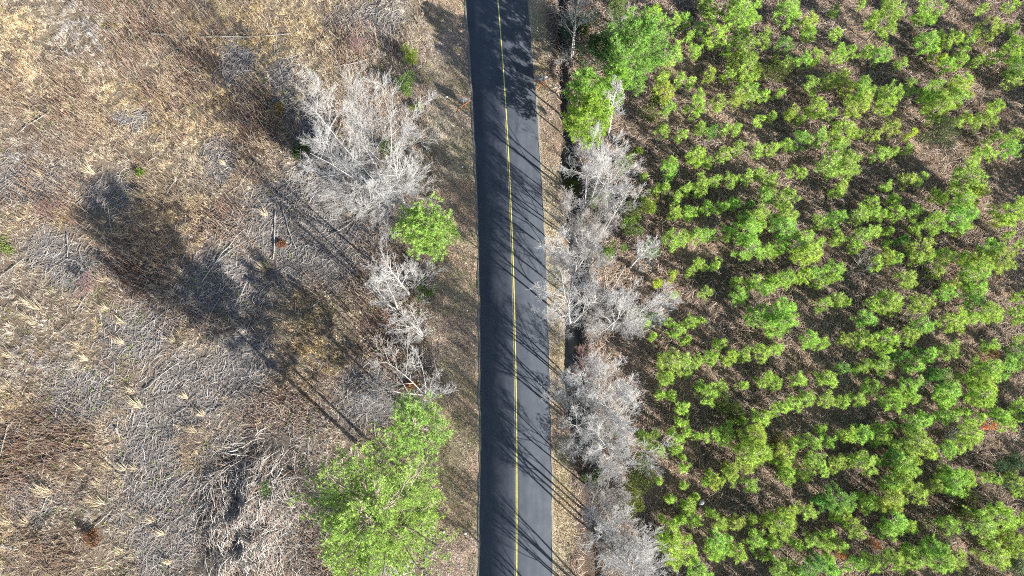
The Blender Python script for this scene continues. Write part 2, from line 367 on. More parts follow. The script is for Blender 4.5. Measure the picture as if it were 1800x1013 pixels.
def make_proto(h, r, seed, rust=False):
    tv, cv = young_pine(h, r, seed)
    t = build('trunk', tv[0], tv[1], M_bark_pine); c = build('crown', cv[0], cv[1], M_leaf, tint=cv[2])
    m1, m2 = t.data, c.data
    bpy.data.objects.remove(t); bpy.data.objects.remove(c); return (h, r, m1, m2)
for s, (h, r) in enumerate([(3.4, .45), (3.6, .5), (4.2, .62), (4.6, .66), (5.0, .8), (5.4, .85), (5.6, .9), (6.4, 1.1), (6.8, 1.2), (7.4, 1.35), (8.6, 1.65), (9.2, 1.8)]):
    PROTO.append(make_proto(h, r, 100+s)); PROTO.append(make_proto(h*1.04, r*1.03, 200+s))
def place_pine(x, y, h, r, tone, label, group, name='pine_tree'):
    c = sorted(PROTO, key=lambda p: abs(p[1]-r))[:4]; p = c[rng.integers(0, len(c))]
    o = thing(name, label, 'pine', (x, y, float(ground_z(x, y))-.05), rng.uniform(0, 2*PI), group)
    o.scale = (r/p[1], r/p[1], h/p[0])
    for nm, me in (('trunk', p[2]), ('crown', p[3])):
        k = bpy.data.objects.new(nm, me); C.collection.objects.link(k); k.parent = o
        if nm == 'crown': k.color = (*tone, 1)
    return o
TONES = {'': (1, 1, 1), 'd': (.55, .72, .8), 'y': (1.18, 1.0, .75), 'r': (1.5, .55, 1.2), 'o': (.95, .75, 1.1)}
TW = {'': 'bright green', 'd': 'dark green', 'y': 'yellowish green', 'r': 'rust brown', 'o': 'olive green'}
TILES = {
 (1130, 0): "110 170 170 y,310 210 130,420 200 120,345 510 110,345 590 100,530 520 130,240 710 130,190 840 160,375 820 110,480 840 90,230 950 180,640 60 170,700 150 150,1040 110 330,870 100 150 d,740 380 190,580 290 130 d,470 370 90,845 515 90,690 760 130,1230 400 140,1080 480 200,1090 690 240,870 770 120,950 600 140,1020 930 180,1110 920 120,560 970 110,940 390 120 d",
 (1350, 0): "210 110 230,410 190 150,420 330 120,670 120 80,690 350 110,150 470 180 d,200 620 130,360 620 130,480 590 130,710 550 150,830 540 100,960 30 80,1200 200 300,1140 560 180,990 540 110,110 960 80,460 870 160,620 820 140,750 780 120,950 900 230,1230 960 190,790 890 120",
 (1570, 0): "380 90 260,280 220 90,900 95 90,1190 60 120,340 420 200,440 380 110,600 410 150,770 370 120,950 320 210,1190 290 110,1240 500 260,690 530 110,500 590 80 y,540 660 130,670 640 100,840 620 100,980 600 110,70 650 90,1270 700 200 d,1250 800 180,400 920 200,700 800 150,640 930 220,170 890 120,420 550 60",
 (1130, 165): "250 130 150,520 130 160,770 110 140,950 70 140,1100 50 120,1230 20 100,200 390 110,390 430 120,590 350 110,700 400 110 d,1170 280 90,840 360 80,960 360 90,280 680 110,550 640 170,660 700 80,830 620 130,970 550 120,1150 570 110,1290 550 130,270 770 150,600 900 140,730 890 100,900 880 130,1040 870 110,1210 830 120,450 960 110,130 960 80,230 950 110,20 850 60,1270 970 130,1310 240 70,1310 850 80",
 (1350, 165): "500 150 180,230 210 140,60 250 110,320 260 60,640 200 90,910 100 230,1210 110 190,60 540 140,180 530 110,320 490 150,500 460 160,760 400 230,690 560 190,930 410 90,1080 410 120,1260 350 150,630 730 220,830 750 240,750 960 120,1150 610 140,1270 590 90,230 800 90,60 830 100,340 810 70,1200 940 90,30 970 80,170 1000 60",
 (1570, 165): "440 160 260,620 60 200,1060 130 150,920 290 190,720 270 120,1190 560 180,1230 420 130,920 630 180,760 820 300,140 880 120,270 870 110,30 320 70,170 420 80 y,150 570 90,1000 450 90,15 590 60,350 30 130",
 (1130, 330): "130 20 70,330 110 110,330 260 120,470 260 130,650 210 130,810 200 100,950 160 130,460 40 80,580 40 110,1150 300 240,1060 430 250,1080 620 240,860 460 130,650 480 130,540 490 130,430 500 120,310 540 180,590 790 120,740 790 90,470 860 90,290 900 80 y,160 970 70 y,950 970 110,1120 960 110,1260 650 120,40 190 110 y,1280 90 160,1010 330 120 d,1080 180 60 d,1290 950 100",
 (1350, 330): "190 120 170,30 90 90,160 300 180,150 400 220,510 350 120,700 320 180,940 270 190,1050 150 110,1070 260 110,1140 280 100,720 510 130,950 490 180,1080 450 130,1200 440 110,890 600 110,700 40 100,350 570 250,120 600 140,380 670 220,530 560 80,60 670 80,680 850 170,510 880 130,360 900 140,200 920 150,50 930 100,1180 710 150,1090 770 110,1290 720 120,1300 250 120,1270 140 110,1220 570 50,520 980 80,640 930 100",
 (1570, 330): "50 200 150,220 270 140,490 90 160,690 140 200,860 80 160,410 360 170,680 320 260,700 420 120 y,1200 230 240,1080 340 130,90 540 90 d,260 620 180,220 720 120,340 720 100,50 710 110,520 710 150,670 700 90,850 800 220,830 900 220,1020 620 160,1110 760 250,440 860 120,130 940 160,1310 570 80,570 1000 130,1170 490 80,220 420 90",
 (1130, 495): "630 110 120,960 130 180,1110 50 110,1250 60 120,930 40 130,1140 350 190,130 350 70 d,250 410 90,340 480 140,490 410 120,590 400 80,430 600 100,800 640 110,700 770 130,570 790 100,880 770 120,1030 740 130,1210 720 150,280 830 240,430 850 170,240 960 100,1240 990 130,1290 510 90,100 560 60,30 430 60,310 140 40",
 (1350, 495): "60 40 110,180 30 100,120 300 260,110 430 240,560 240 130,710 190 140,800 210 60,410 580 160,550 630 110,80 690 130,1060 220 110,1000 360 160,1220 190 210,1240 270 150,800 580 140,980 590 150,1190 600 200,1180 690 110,1190 870 170,910 900 90,770 890 100 d,620 970 160,300 1000 120,30 990 70,1010 840 120",
 (1570, 495): "280 230 190,530 110 150,840 100 170,800 200 150 d,290 440 200,170 550 150,40 620 120,630 400 200,800 370 150,1000 320 170,560 700 170,980 650 120,310 730 140,200 830 150,60 760 120 d,930 890 230,1190 890 180,1270 290 120,1260 710 170 d,1300 580 80,450 950 150 d,680 980 120,980 750 90 r,1290 400 60,1280 150 80,1310 840 60",
 (1130, 660): "230 50 110,180 200 100,290 210 90,420 330 120,390 480 110,440 580 80,360 640 110,330 740 100,540 620 80,640 190 200,580 110 100,800 110 90,1010 100 70,1240 80 150,1220 410 150,1020 460 80,690 590 120,850 540 130,850 660 130,1120 620 220,1110 760 260,1240 780 120,160 750 100,430 940 80,400 830 50,890 970 140,280 580 60,30 640 80,1310 850 70,1050 920 140,670 1000 60",
 (1350, 660): "60 90 120,290 80 140,640 40 150,390 240 150,590 250 140,750 260 120,920 250 140,1040 130 130,240 300 120,110 330 120,1290 170 130,1260 290 150,10 400 60,110 760 140,250 710 120,330 690 100,460 660 140,610 650 130,800 600 140,970 600 180,1130 640 150,1150 540 110,1250 520 70,160 870 170,470 850 150,370 980 130,560 960 100,720 920 160,960 900 180,1080 880 90,870 840 60,180 1000 120,1280 700 110,1270 860 180 d,540 550 90",
 (1570, 660): "180 100 160,560 170 200,540 260 170,920 190 270,900 60 150,1010 10 120,60 200 110,190 240 120,350 430 140,540 410 140,690 370 100,820 420 110,1100 380 150,1260 330 120,1150 490 130,790 590 190,700 710 170,510 760 160,200 500 180,240 660 200,290 790 180,80 880 210,160 960 160,30 700 80,980 520 70 r,220 590 120,540 970 80,720 1000 80,1280 430 60",
 (1130, 838): "750 60 130,640 60 70,890 10 120,1090 90 130,270 220 80,410 80 60,150 50 60,460 300 140,500 440 120,380 440 90,290 490 110,180 420 60,350 770 320,200 590 100,770 660 210,720 760 150,780 470 140,690 370 80,950 470 140,1110 430 90,1140 650 160,960 770 160,570 960 180,500 800 120,1280 440 130,1310 660 80,1220 790 110,530 200 40",
 (1350, 838): "170 20 120,380 10 60,210 370 140,400 360 150,40 410 120,130 510 230,750 230 250 d,760 390 160,560 250 150 d,1040 300 170,1260 60 180,1250 230 200,1270 440 180,1220 540 160,890 530 140,630 570 100,470 640 130,290 680 100,100 680 120,120 920 190,270 990 100,590 700 120,720 700 120,680 950 160,890 910 150,1050 880 150,1260 870 180,500 870 140 d,400 940 200 d,1090 690 90 r,750 790 60 r,940 190 60,620 840 60",
 (1570, 838): "80 50 140,180 140 140,50 190 120,340 80 110,500 70 180,600 20 120,540 120 100,440 390 100,700 380 190,890 340 170,830 640 190,1020 570 140,1040 340 100,40 330 100,120 410 110,30 420 80,320 600 150,380 700 160,500 690 160,200 680 150,130 620 100,40 700 110,980 30 120,1050 130 70,950 480 100,800 10 90",
}
pines = []
for (ox, oy), txt in TILES.items():
    sc = 4.678 if (ox, oy) == (1570, 838) else 5.787
    for e in txt.split(','):
        q = e.split(); X_, Y_, D_ = float(q[0])/sc+ox, float(q[1])/sc+oy, float(q[2])/sc
        if any(t[4] != (ox, oy) and math.hypot(X_-t[0], Y_-t[1]) < .38*max(D_, t[2]) for t in pines): continue
        pines.append((X_, Y_, D_, q[3] if len(q) > 3 else '', (ox, oy)))
# the plantation runs on past the frame edge: pines whose tops or shadows reach into it
pines.sort(key=lambda t: -t[2])
def size_word(d): return 'large' if d > 36 else 'medium' if d > 25 else 'small' if d > 17 else 'tiny'
used = set(); rest = []
for k, (X_, Y_, D_, tn, _) in enumerate(pines):
    r = D_*.025*rng.uniform(.92, 1.08); h = min(9, (1.5+3.1*r)*rng.uniform(.9, 1.14))
    x, y = at(X_, Y_, .66*h)
    if k >= 285 and tn != 'r': rest.append((x, y, h, r, tn)); continue
    tw = np.array(TONES[tn])*np.array([rng.uniform(.88, 1.14), rng.uniform(.9, 1.1), rng.uniform(.85, 1.1)])
    lab = f"{size_word(D_)} {TW[tn]} plantation pine, {X_/18:.0f} percent across and {Y_/10.13:.0f} percent down the photo"
    if lab in used: lab = lab.replace(f"{Y_/10.13:.0f} percent down", f"{Y_/10.13:.1f} percent down")
    used.add(lab)
    place_pine(x, y, h, r, tw, lab, 'young pines in the plantation right of the road')
V, F, T, o = [], [], [], 0; V2, F2, o2 = [], [], 0
for k in range(150):   # the plantation runs on beyond the right and lower edges of the view
    if k < 95: y = rng.uniform(-16, 48); x = 50.5+.175*(y+13.6)+rng.uniform(-.5, 13)
    else: y = rng.uniform(-27, -15); x = rng.uniform(13, 52)
    r = rng.uniform(.6, 1.35); rest.append((x, y, 1.5+3.1*r, r, ''))
for x, y, h, r, tn in rest:
    tv, cv = young_pine(h, r, int(rng.integers(1e6))); z = float(ground_z(x, y)); s = np.array([x, y, z])
    V.append(cv[0]+s); F.append(cv[1]+o); T.append(cv[2]*np.array(TONES[tn])*rng.uniform(.85, 1.2)); o += len(cv[0])
    V2.append(tv[0]+s); F2.append(tv[1]+o2); o2 += len(tv[0])
if rest:
    sap = tag(build('pine_saplings', np.concatenate(V), F, M_leaf, tint=np.concatenate(T)), kind='stuff')
    build('trunk', np.concatenate(V2), F2, M_bark_pine, sap)['kind'] = 'stuff'

def big_pine(px, py, h, r, z0, label, seed, nb=46, lean=(0, 0), tone=(1, 1, 1), tl=.30, dens=1.0, trunk_r=None, open_=.55):
    """mature pine: straight trunk, long limbs, side branches that end in needle tufts. px,py = foot of the trunk"""
    R = np.random.default_rng(seed); x, y = at(px, py); z = float(ground_z(x, y))
    t = thing('pine_tree', label, 'pine', (x, y, z-.05))
    tr = trunk_r or .0105*h
    ax = lambda s: np.array([lean[0]*h*s*s, lean[1]*h*s*s, h*s])
    ts = np.linspace(0, 1, 12); S0 = [ax(a) for a in ts[:-1]]; S1 = [ax(a) for a in ts[1:]]
    r0 = [tr*(1-a*.9) for a in ts[:-1]]; r1 = [tr*(1-a*.9) for a in ts[1:]]
    B0, B1, b0, b1, TP, TD = [], [], [], [], [], []
    for k in range(nb):
        s = z0+(1-z0)*((k+R.random())/nb)**.9; q = (s-z0)/(1-z0)
        prof = (math.sin(PI*(.13+.82*q))**.75); l = r*prof*R.uniform(.65, 1.2); a = k*2.4+R.normal(0, .4); up = R.uniform(.0, .35)+q*.5
        p = ax(s); d = np.array([math.cos(a), math.sin(a), up]); pts = [p]; n = 5
        for j in range(n):
            d = d+R.normal(0, .13, 3)+[0, 0, .07]; d /= np.linalg.norm(d); pts.append(pts[-1]+d*l/n)
        br = .018*l+.008
        for j in range(n): B0.append(pts[j]); B1.append(pts[j+1]); b0.append(br*(1-.17*j)); b1.append(br*(1-.17*(j+1)))
        m_ = int((4+l*3.2)*dens)
        for j in range(m_):
            u = .25+.75*(j+R.random())/m_; i = min(n-1, int(u*n)); bp_ = pts[i]+(pts[i+1]-pts[i])*(u*n-i)
            sa = a+R.choice([-1, 1])*R.uniform(.4, 1.3); sl_ = l*.34*(1.15-u*.6)*R.uniform(.5, 1.2)
            sdir = np.array([math.cos(sa), math.sin(sa), R.uniform(-.1, .6)]); e = bp_+sdir*sl_
            B0.append(bp_); B1.append(e); b0.append(.014); b1.append(.007)
            for w_ in range(R.integers(3, 6)):
                pt = bp_+(e-bp_)*R.uniform(.45, 1.08)+R.normal(0, .12, 3); TP.append(pt); TD.append(sdir+R.normal(0, .4, 3)+[0, 0, .5])
    for s in np.linspace(.9, 1, 8): TP.append(ax(s)+R.normal(0, .1, 3)); TD.append(np.array([0, 0, 1.]))
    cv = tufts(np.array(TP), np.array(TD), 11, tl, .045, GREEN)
    c = build('crown', cv[0], cv[1], M_leaf, t, tint=cv[2]); c.color = (*tone, 1)
    v1, f1 = tubes(S0, S1, r0, r1, 8); v2, f2 = tubes(B0, B1, b0, b1)
    build('trunk', np.concatenate([v1, v2]), [f1, f2+len(v1)], M_bark_pine, t, smooth_=True)
    return t
big_pine(728, 872, 21.5, 5.4, .55, 'very tall spreading pine with the widest green crown left of the road', 11, 74, (-.02, .01), (.98, .95, 1.25), .25, 1.5, .24)
big_pine(746, 866, 16, 3.2, .5, 'tall pine with a narrower crown tucked under the right side of the widest pine', 12, 44, (.03, .02), (.98, .96, 1.2), .25, 1.2, .2)
big_pine(755, 755, 12, 3.3, .4, 'pine just north of the widest pine, at the left edge of the mown verge', 13, 40, (0, .02), (.92, .96, 1.3), .25, 1.3, .14)
big_pine(768, 452, 12, 2.9, .55, 'flat-topped bright pine standing alone beside the left verge, above the white bare trunk', 14, 50, (0, 0), (.92, .94, 1.2), .25, 1.5, .13)
big_pine(1092, 168, 12.5, 3.4, .35, 'tall broad pine at the plantation edge, behind the small white bare tree', 15, 60, (.0, .02), (.72, .85, 1.0), .28, 1.5)
big_pine(1022, 262, 10, 2.5, .3, 'bright pine on the ditch bank directly above the white bare trees', 16, 44, (.0, .02), (.95, .95, .8), .28, 1.5)
big_pine(1018, 228, 11, 2.3, .35, 'narrow green pine on the ditch bank, left of the small white bare tree', 17, 36, (0, .02), (.8, .9, .9), .28, 1.2)
big_pine(1068, 205, 9, 1.6, .35, 'mid green pine behind the ditch-bank pines, below the broad plantation-edge pine', 18, 32, (0, .02), (.8, .9, .9), .28, 1.2)

def leafy(name, label, cat, px, py, h, r, colr, seed, leaf=.13, n=1500, group=None, lumps=7, squash=1.0, mz=.5):
    """evergreen shrub or small tree: several lumps of leaf clusters on a branching stem"""
    R = np.random.default_rng(seed); x, y = at(px, py, h*mz); z = float(ground_z(x, y)); t = thing(name, label, cat, (x, y, z-.03), 0, group)
    Lc = np.stack([R.normal(0, r*.45, lumps), R.normal(0, r*.45*squash, lumps), R.uniform(.35*h, .85*h, lumps)], 1); Lr = R.uniform(.3, .55, lumps)*r
    k = R.integers(0, lumps, n); d = unit(R.normal(size=(n, 3))); P = Lc[k]+d*(Lr[k]*R.uniform(.45, 1.1, n)**.6)[:, None]*[1, 1, min(1.6, .5*h/r+.3)]
    P[:, 2] = np.maximum(P[:, 2], .05)
    nn = 4; Q = np.repeat(P, nn, 0)+R.normal(0, .06, (n*nn, 3)); D = np.repeat(d, nn, 0)+R.normal(0, .8, (n*nn, 3))+[0, 0, .3]
    D = unit(D); s = unit(np.cross(D, R.normal(size=D.shape))); l = leaf*R.uniform(.7, 1.3, n*nn)
    V = np.stack([Q, Q+D*(l*.5)[:, None]+s*(l*.3)[:, None], Q+D*l[:, None], Q+D*(l*.5)[:, None]-s*(l*.3)[:, None]], 1).reshape(-1, 3)
    c = np.array(colr)*(1+R.normal(0, .22, (n, 1))).clip(.4, 1.7); c = np.repeat(c, nn*4, 0)
    build('foliage', V, np.arange(n*nn*4).reshape(-1, 4), M_leaf, t, tint=c)
    st = np.zeros((lumps, 3)); build('stem', *tubes(st, Lc, np.full(lumps, .035), np.full(lumps, .012), 5), M_bark_pine, t)
    return t
SH = 'evergreen shrubs and small broadleaf trees beside the road'
for px, py, h, r, c, lab in [
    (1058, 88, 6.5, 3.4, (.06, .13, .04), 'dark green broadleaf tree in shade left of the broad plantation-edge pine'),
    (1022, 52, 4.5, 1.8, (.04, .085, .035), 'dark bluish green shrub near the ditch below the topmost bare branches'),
    (1080, 14, 6, 1.7, (.14, .19, .06), 'pale olive small tree at the top edge right of the bare branches'),
    (1030, 48, 5.2, .55, (.22, .26, .04), 'small yellow-green shrub top poking out of the dark shrubs by the ditch'),
    (1141, 200, 3.5, 1.25, (.12, .15, .045), 'fine-leaved olive shrub right of the small white bare tree'),
    (1113, 372, 4, 1.3, (.13, .16, .05), 'olive shrub right of the two curving white trunks'),
    (1139, 362, 4.5, 1.1, (.20, .27, .04), 'bright yellow-green shrub at the plantation edge right of the curving white trunks'),
    (1105, 402, 4, 1.0, (.13, .22, .045), 'green shrub between the curving white trunks and the plantation'),
    (1142, 442, 4.2, .9, (.15, .23, .07), 'green shrub tangled in the slim bare tree beside the plantation'),
    (1122, 835, 6.5, 1.6, (.085, .11, .03), 'dark olive evergreen tree right of the gnarled white tree, upper of two'),
    (1105, 878, 6, 1.5, (.13, .155, .035), 'olive green evergreen tree, lower of the two beside the bare trees'),
    (1134, 770, 5.2, .9, (.17, .25, .05), 'light green tree right of the gnarled white tree top'),
    (1088, 785, 4, .8, (.16, .25, .04), 'small bright shrub under the gnarled white tree'),
    (1108, 560, 3.5, 1.3, (.15, .2, .06), 'pale green shrub showing through the right one of the two big white trees'),
    (1096, 292, 3.5, .8, (.13, .21, .03), 'small green shrub right of the largest ditch-side bare tree crown'),
    (1118, 268, 2.6, .5, (.16, .24, .03), 'little bright shrub on the dark litter near the ditch-bank pines'),
    (1050, 350, 3, 1.0, (.14, .21, .05), 'green shrub on the ditch bank under the bare trees'),
    (1072, 440, 3.4, .9, (.14, .22, .05), 'small green shrub at the foot of the bare tree with the long left limb'),
    (1048, 845, 2.6, .7, (.10, .17, .05), 'small green bush on the verge side of the fine grey bare tree'),
    (1278, 712, 4, 1.35, (.085, .115, .03), 'dark olive shrub below right of a round bright pine in the plantation'),
    (1645, 235, 4.5, 1.5, (.11, .14, .06), 'greyish olive shrub among pines in the upper right plantation'),
    (1362, 130, 4.5, 1.5, (.10, .125, .035), 'broad olive shrub in the upper part of the plantation'),
    (1365, 775, 3.5, 1.0, (.12, .11, .045), 'brownish olive shrub between pines in the lower plantation'),
    (1770, 820, 3.5, 1.3, (.07, .12, .055), 'dark dull green shrub by the right edge of the plantation'),
    (1690, 890, 3.5, 1.2, (.13, .13, .05), 'brown-green shrub near the lower right corner pines'),
    (1640, 940, 2.5, 1.4, (.22, .23, .12), 'pale greyish shrub low among the lower right pines'),
    (1785, 990, 3, 1.4, (.19, .23, .13), 'pale silvery green shrub in the bottom right corner')]:
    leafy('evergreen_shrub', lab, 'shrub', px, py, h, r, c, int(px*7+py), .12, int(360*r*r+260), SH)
LS = 'green shrubs in the field left of the road'
for px, py, h, r, c, lab in [
    (722, 97, 2.2, .85, (.24, .33, .04), 'bright yellow-green shrub above the darker shrub beside the left verge'),
    (712, 150, 3.2, 1.25, (.12, .20, .05), 'green shrub with grey twigs casting a dark shadow beside the left verge'),
    (735, 187, 1.0, .5, (.22, .29, .05), 'low light green bush between the verge shrub and the white bare tree'),
    (532, 255, 1.8, 1.2, (.07, .105, .03), 'dark green bush left of the large white bare tree'),
    (487, 190, 1.2, .55, (.22, .17, .05), 'small reddish green bush in the field above the dark green bush'),
    (464, 872, 1.9, .95, (.10, .18, .04), 'green bush growing on the grey brush pile'),
    (10, 434, .5, 1.1, (.26, .31, .11), 'green bush at the left edge of the field'),
    (160, 945, 1.2, .8, (.20, .105, .06), 'rust brown bush in the lower left of the field'),
    (722, 676, .9, .6, (.35, .16, .05), 'orange brown fern clump among the white branches above the pine'),
    (495, 429, .5, .55, (.30, .15, .09), 'round patch of brown leaves on the bare grey patch'),
    (700, 400, 2.2, .9, (.09, .15, .04), 'dark green bush left of the lone verge pine'),
    (748, 505, 1.6, .9, (.09, .15, .035), 'low dark green bush under the lone verge pine'),
    (680, 262, 2, .7, (.13, .19, .05), 'small green bush seen through the large white bare tree'),
    (728, 318, 1.2, .7, (.18, .23, .06), 'low green bush at the foot of the large white bare tree'),
    (245, 302, .8, .4, (.18, .26, .05), 'tiny bright weed bush at the top of the long tree shadow')]:
    leafy('green_bush' if c[1] > c[0] else 'brown_bush', lab, 'bush', px, py, h, r, c, int(px*5+py), .11, int(420*r*r+160), LS)

# ---------------------------------------------------------------- bare trees
def bare_tree(px, py, h, r, label, seed, stems=1, mat='pale', lean=(0, 0), fork=.35, dens=1.0, tr=None, name='bare_tree', cat='bare tree', droop=0.0, tip=.0058):
    R = np.random.default_rng(seed); x, y = at(px, py); z = float(ground_z(x, y))
    t = thing(name, label, cat, (x, y, z-.08), 0, 'leafless trees along the road' if name == 'bare_tree' else 'leafless shrubs')
    segs = ([], []); tr = tr or .0095*h+.02
    def branch(p, d, l, r0, lev, big):
        n = 5 if lev == 0 else 4 if lev == 1 else 3 if lev == 2 else 2
        pts = [p]; wig = (.035, .08, .095, .11, .14)[lev]; upb = (.05, .10-droop, .06-droop, .03, .02)[lev]
        r1 = max(tip*.7, r0*(.12 if lev == 0 else .22))
        for j in range(n):
            d = d+R.normal(0, wig, 3)+[0, 0, upb]; d = d/np.linalg.norm(d); q = pts[-1]+d*l/n
            ra = r0+(r1-r0)*j/n; rb = r0+(r1-r0)*(j+1)/n
            segs[0 if lev <= 0 or (lev == 1 and big) else 1].append((pts[-1], q, max(ra, tip), max(rb, tip*.8))); pts.append(q)
        if lev >= 4: return
        cnt = [17, 7, 5.3, 3.7][lev]*dens*(1 if lev else max(.42, 1.15/stems**.7)); cnt = int(cnt+R.random())
        lo = (fork*.55, .22, .2, .2)[lev]
        for k in range(cnt):
            s = lo+(1-lo)*(k+R.random())/max(1, cnt); i = min(n-1, int(s*n)); bp_ = pts[i]+(pts[i+1]-pts[i])*(s*n-i)
            dd = unit(pts[i+1]-pts[i]); a = R.normal(size=3); a = a-dd*np.dot(a, dd); a /= np.linalg.norm(a)
            sp = (.72, .5, .55, .6)[lev]*R.uniform(.65, 1.3)
            nd = dd*math.cos(sp)+a*math.sin(sp)
            if lev == 0: nl = r*1.25*R.uniform(.75, 1.25)*(1.25-.65*s)
            else: nl = l*(.55, .5, .5, .5)[lev]*R.uniform(.7, 1.25)*(1.1-.5*s)
            branch(bp_, nd, nl, max(tip, r0*(1-s*.6)*.42), lev+1, big)
    for k in range(stems):
        a = 2*PI*k/stems+R.uniform(0, 1.2); o = 0.0 if stems == 1 else .05 if stems == 2 else .08 if stems == 3 else .32*r/h+.08
        d = np.array([math.cos(a)*o*1.6+lean[0], math.sin(a)*o*1.6+lean[1], 1.]); d /= np.linalg.norm(d)
        branch(np.array([math.cos(a)*.12*(stems > 1), math.sin(a)*.12*(stems > 1), 0]), d, h*R.uniform(.85, 1.02), tr/(stems**.42), 0, tr > .1)
    mt = {'pale': (M_bark_pale, M_twig_pale), 'grey': (M_twig_grey, M_twig_grey), 'red': (M_twig_red, M_twig_red)}[mat]
    for nm, sg, mm, ns in (('trunk', segs[0], mt[0], 6), ('crown', segs[1], mt[1], 3)):
        if sg:
            build(nm, *tubes([s[0] for s in sg], [s[1] for s in sg], [s[2] for s in sg], [s[3] for s in sg], ns), mm, t)
    return t
def foot(cx, cy, h, f=.68):
    """pixel of the trunk foot of a tree of height h whose crown is centred on pixel cx, cy"""
    k = (CAM_H-f*h)/CAM_H; return 900+(cx-900)*k, 758+(cy-758)*k
for a in [
    (684, 347, 17, 4.2, 'largest white bare tree left of the road, many stems fanning up and left', 1, 6, 'pale', (-.03, .0), .35, 1.35),
    (712, 363, 16, 3.2, 'white bare tree with a thick trunk and dense twigs, right of the many-stemmed one', 2, 1, 'pale', (.10, -.03), .6, 1.2),
    (719, 517, 13, 2.6, 'white bare tree with a straight leaning trunk just below the lone verge pine', 3, 1, 'pale', (.02, .0), .7, 1.0),
    (698, 545, 12.5, 2.0, 'thin bare tree with two slim stems left of the straight white trunk', 4, 2, 'pale', (-.02, .0), .6, .95),
    (725, 506, 4.5, 2.4, 'low bare tree fanning right over the green bush below the lone pine', 5, 3, 'pale', (.5, .1), .3, .8),
    (742, 590, 10, 2.2, 'faint thin bare tree over pinkish litter midway down the left verge', 6, 3, 'pale', (-.05, .05), .5, 1.0),
    (746, 694, 11, 3.0, 'white forked bare tree directly above the green pines on the left', 7, 4, 'pale', (-.04, .05), .5, .95),
    (722, 1008, 7, 2.4, 'bare tree at the bottom edge below the widest pine', 9, 3, 'pale', (-.1, .0), .4, .85),
    (*foot(1020, 12, 12), 12, 2.8, 'bare tree with crooked white branches at the top edge by the ditch', 21, 2, 'pale', (0, 0), .6, .9),
    (*foot(1092, 165, 12), 12, 1.5, 'small white bare tree between green pines right of the ditch', 22, 1, 'pale', (.0, .0), .55, 1.25),
    (*foot(1053, 297, 14), 14, 3.2, 'tall white bare tree just below the ditch-bank pines', 23, 3, 'pale', (.0, .0), .6, 1.35),
    (*foot(1125, 340, 7), 7, 1.2, 'small faint bare tree right of the tall white tree near the pines', 24, 1, 'pale', (.0, 0), .5, .8),
    (*foot(1036, 375, 13), 13, 2.7, 'greyish bare tree leaning over the dark ditch, above the long left limb', 25, 3, 'grey', (-.02, .0), .6, 1.4),
    (*foot(1078, 368, 11), 11, 1.4, 'bare tree with two curving white trunks beside the ditch', 26, 2, 'pale', (.0, .0), 1.1, .7),
    (*foot(1030, 430, 13), 13, 3.1, 'white bare tree with a long limb reaching left over the ditch', 27, 3, 'pale', (-.02, .0), .55, 1.4),
    (*foot(1130, 440, 10), 10, 1.6, 'slim white bare tree beside the plantation, right of the curving trunks', 28, 1, 'pale', (.0, .0), .6, 1.1),
    (*foot(1026, 530, 15.5), 15.5, 3.2, 'big dense white bare tree beside the ditch, left one of the middle pair', 29, 2, 'pale', (0, 0), .6, 1.3),
    (*foot(1108, 548, 15), 15, 3.0, 'big dense white bare tree, right one of the middle pair', 30, 2, 'pale', (0, 0), .6, 1.3),
    (*foot(1053, 690, 15), 15, 3.2, 'wide pale bare tree with arching branches below the reddish shrub', 32, 3, 'pale', (0, .0), .6, 1.45),
    (*foot(1050, 762, 15), 15, 3.1, 'wide bare tree sweeping left toward the road above the gnarled one', 33, 3, 'pale', (-.02, 0), .6, 1.45),
    (*foot(1092, 792, 12), 12, 2.8, 'gnarled white bare tree left of the dark olive evergreen', 34, 2, 'pale', (0, 0), .7, 1.0),
    (*foot(1056, 868, 11), 11, 2.4, 'fine grey bare tree left of the lower olive evergreen', 35, 2, 'grey', (0, 0), .55, 1.2),
    (*foot(1078, 945, 14), 14, 3.0, 'bare tree with two pale limbs reaching left in the lower right roadside row', 36, 3, 'pale', (0, 0), .6, 1.35),
    (*foot(1108, 998, 14), 14, 2.9, 'pale pinkish bare tree at the bottom edge, last of the right roadside row', 37, 2, 'pale', (0, 0), .6, 1.2),
    (1048, 1055, 15, 3.2, 'bare tree just beyond the bottom edge of the view right of the road', 38, 3, 'pale', (0, 0), .6, 1.0),
    (1090, 1110, 15, 3.2, 'bare tree farther below the bottom edge of the view right of the road', 39, 3, 'pale', (0, 0), .6, 1.0),
    (1035, 1140, 15, 3.2, 'bare tree nearest the road beyond the bottom edge of the view', 40, 3, 'pale', (0, 0), .6, 1.0)]:
    bare_tree(*a)
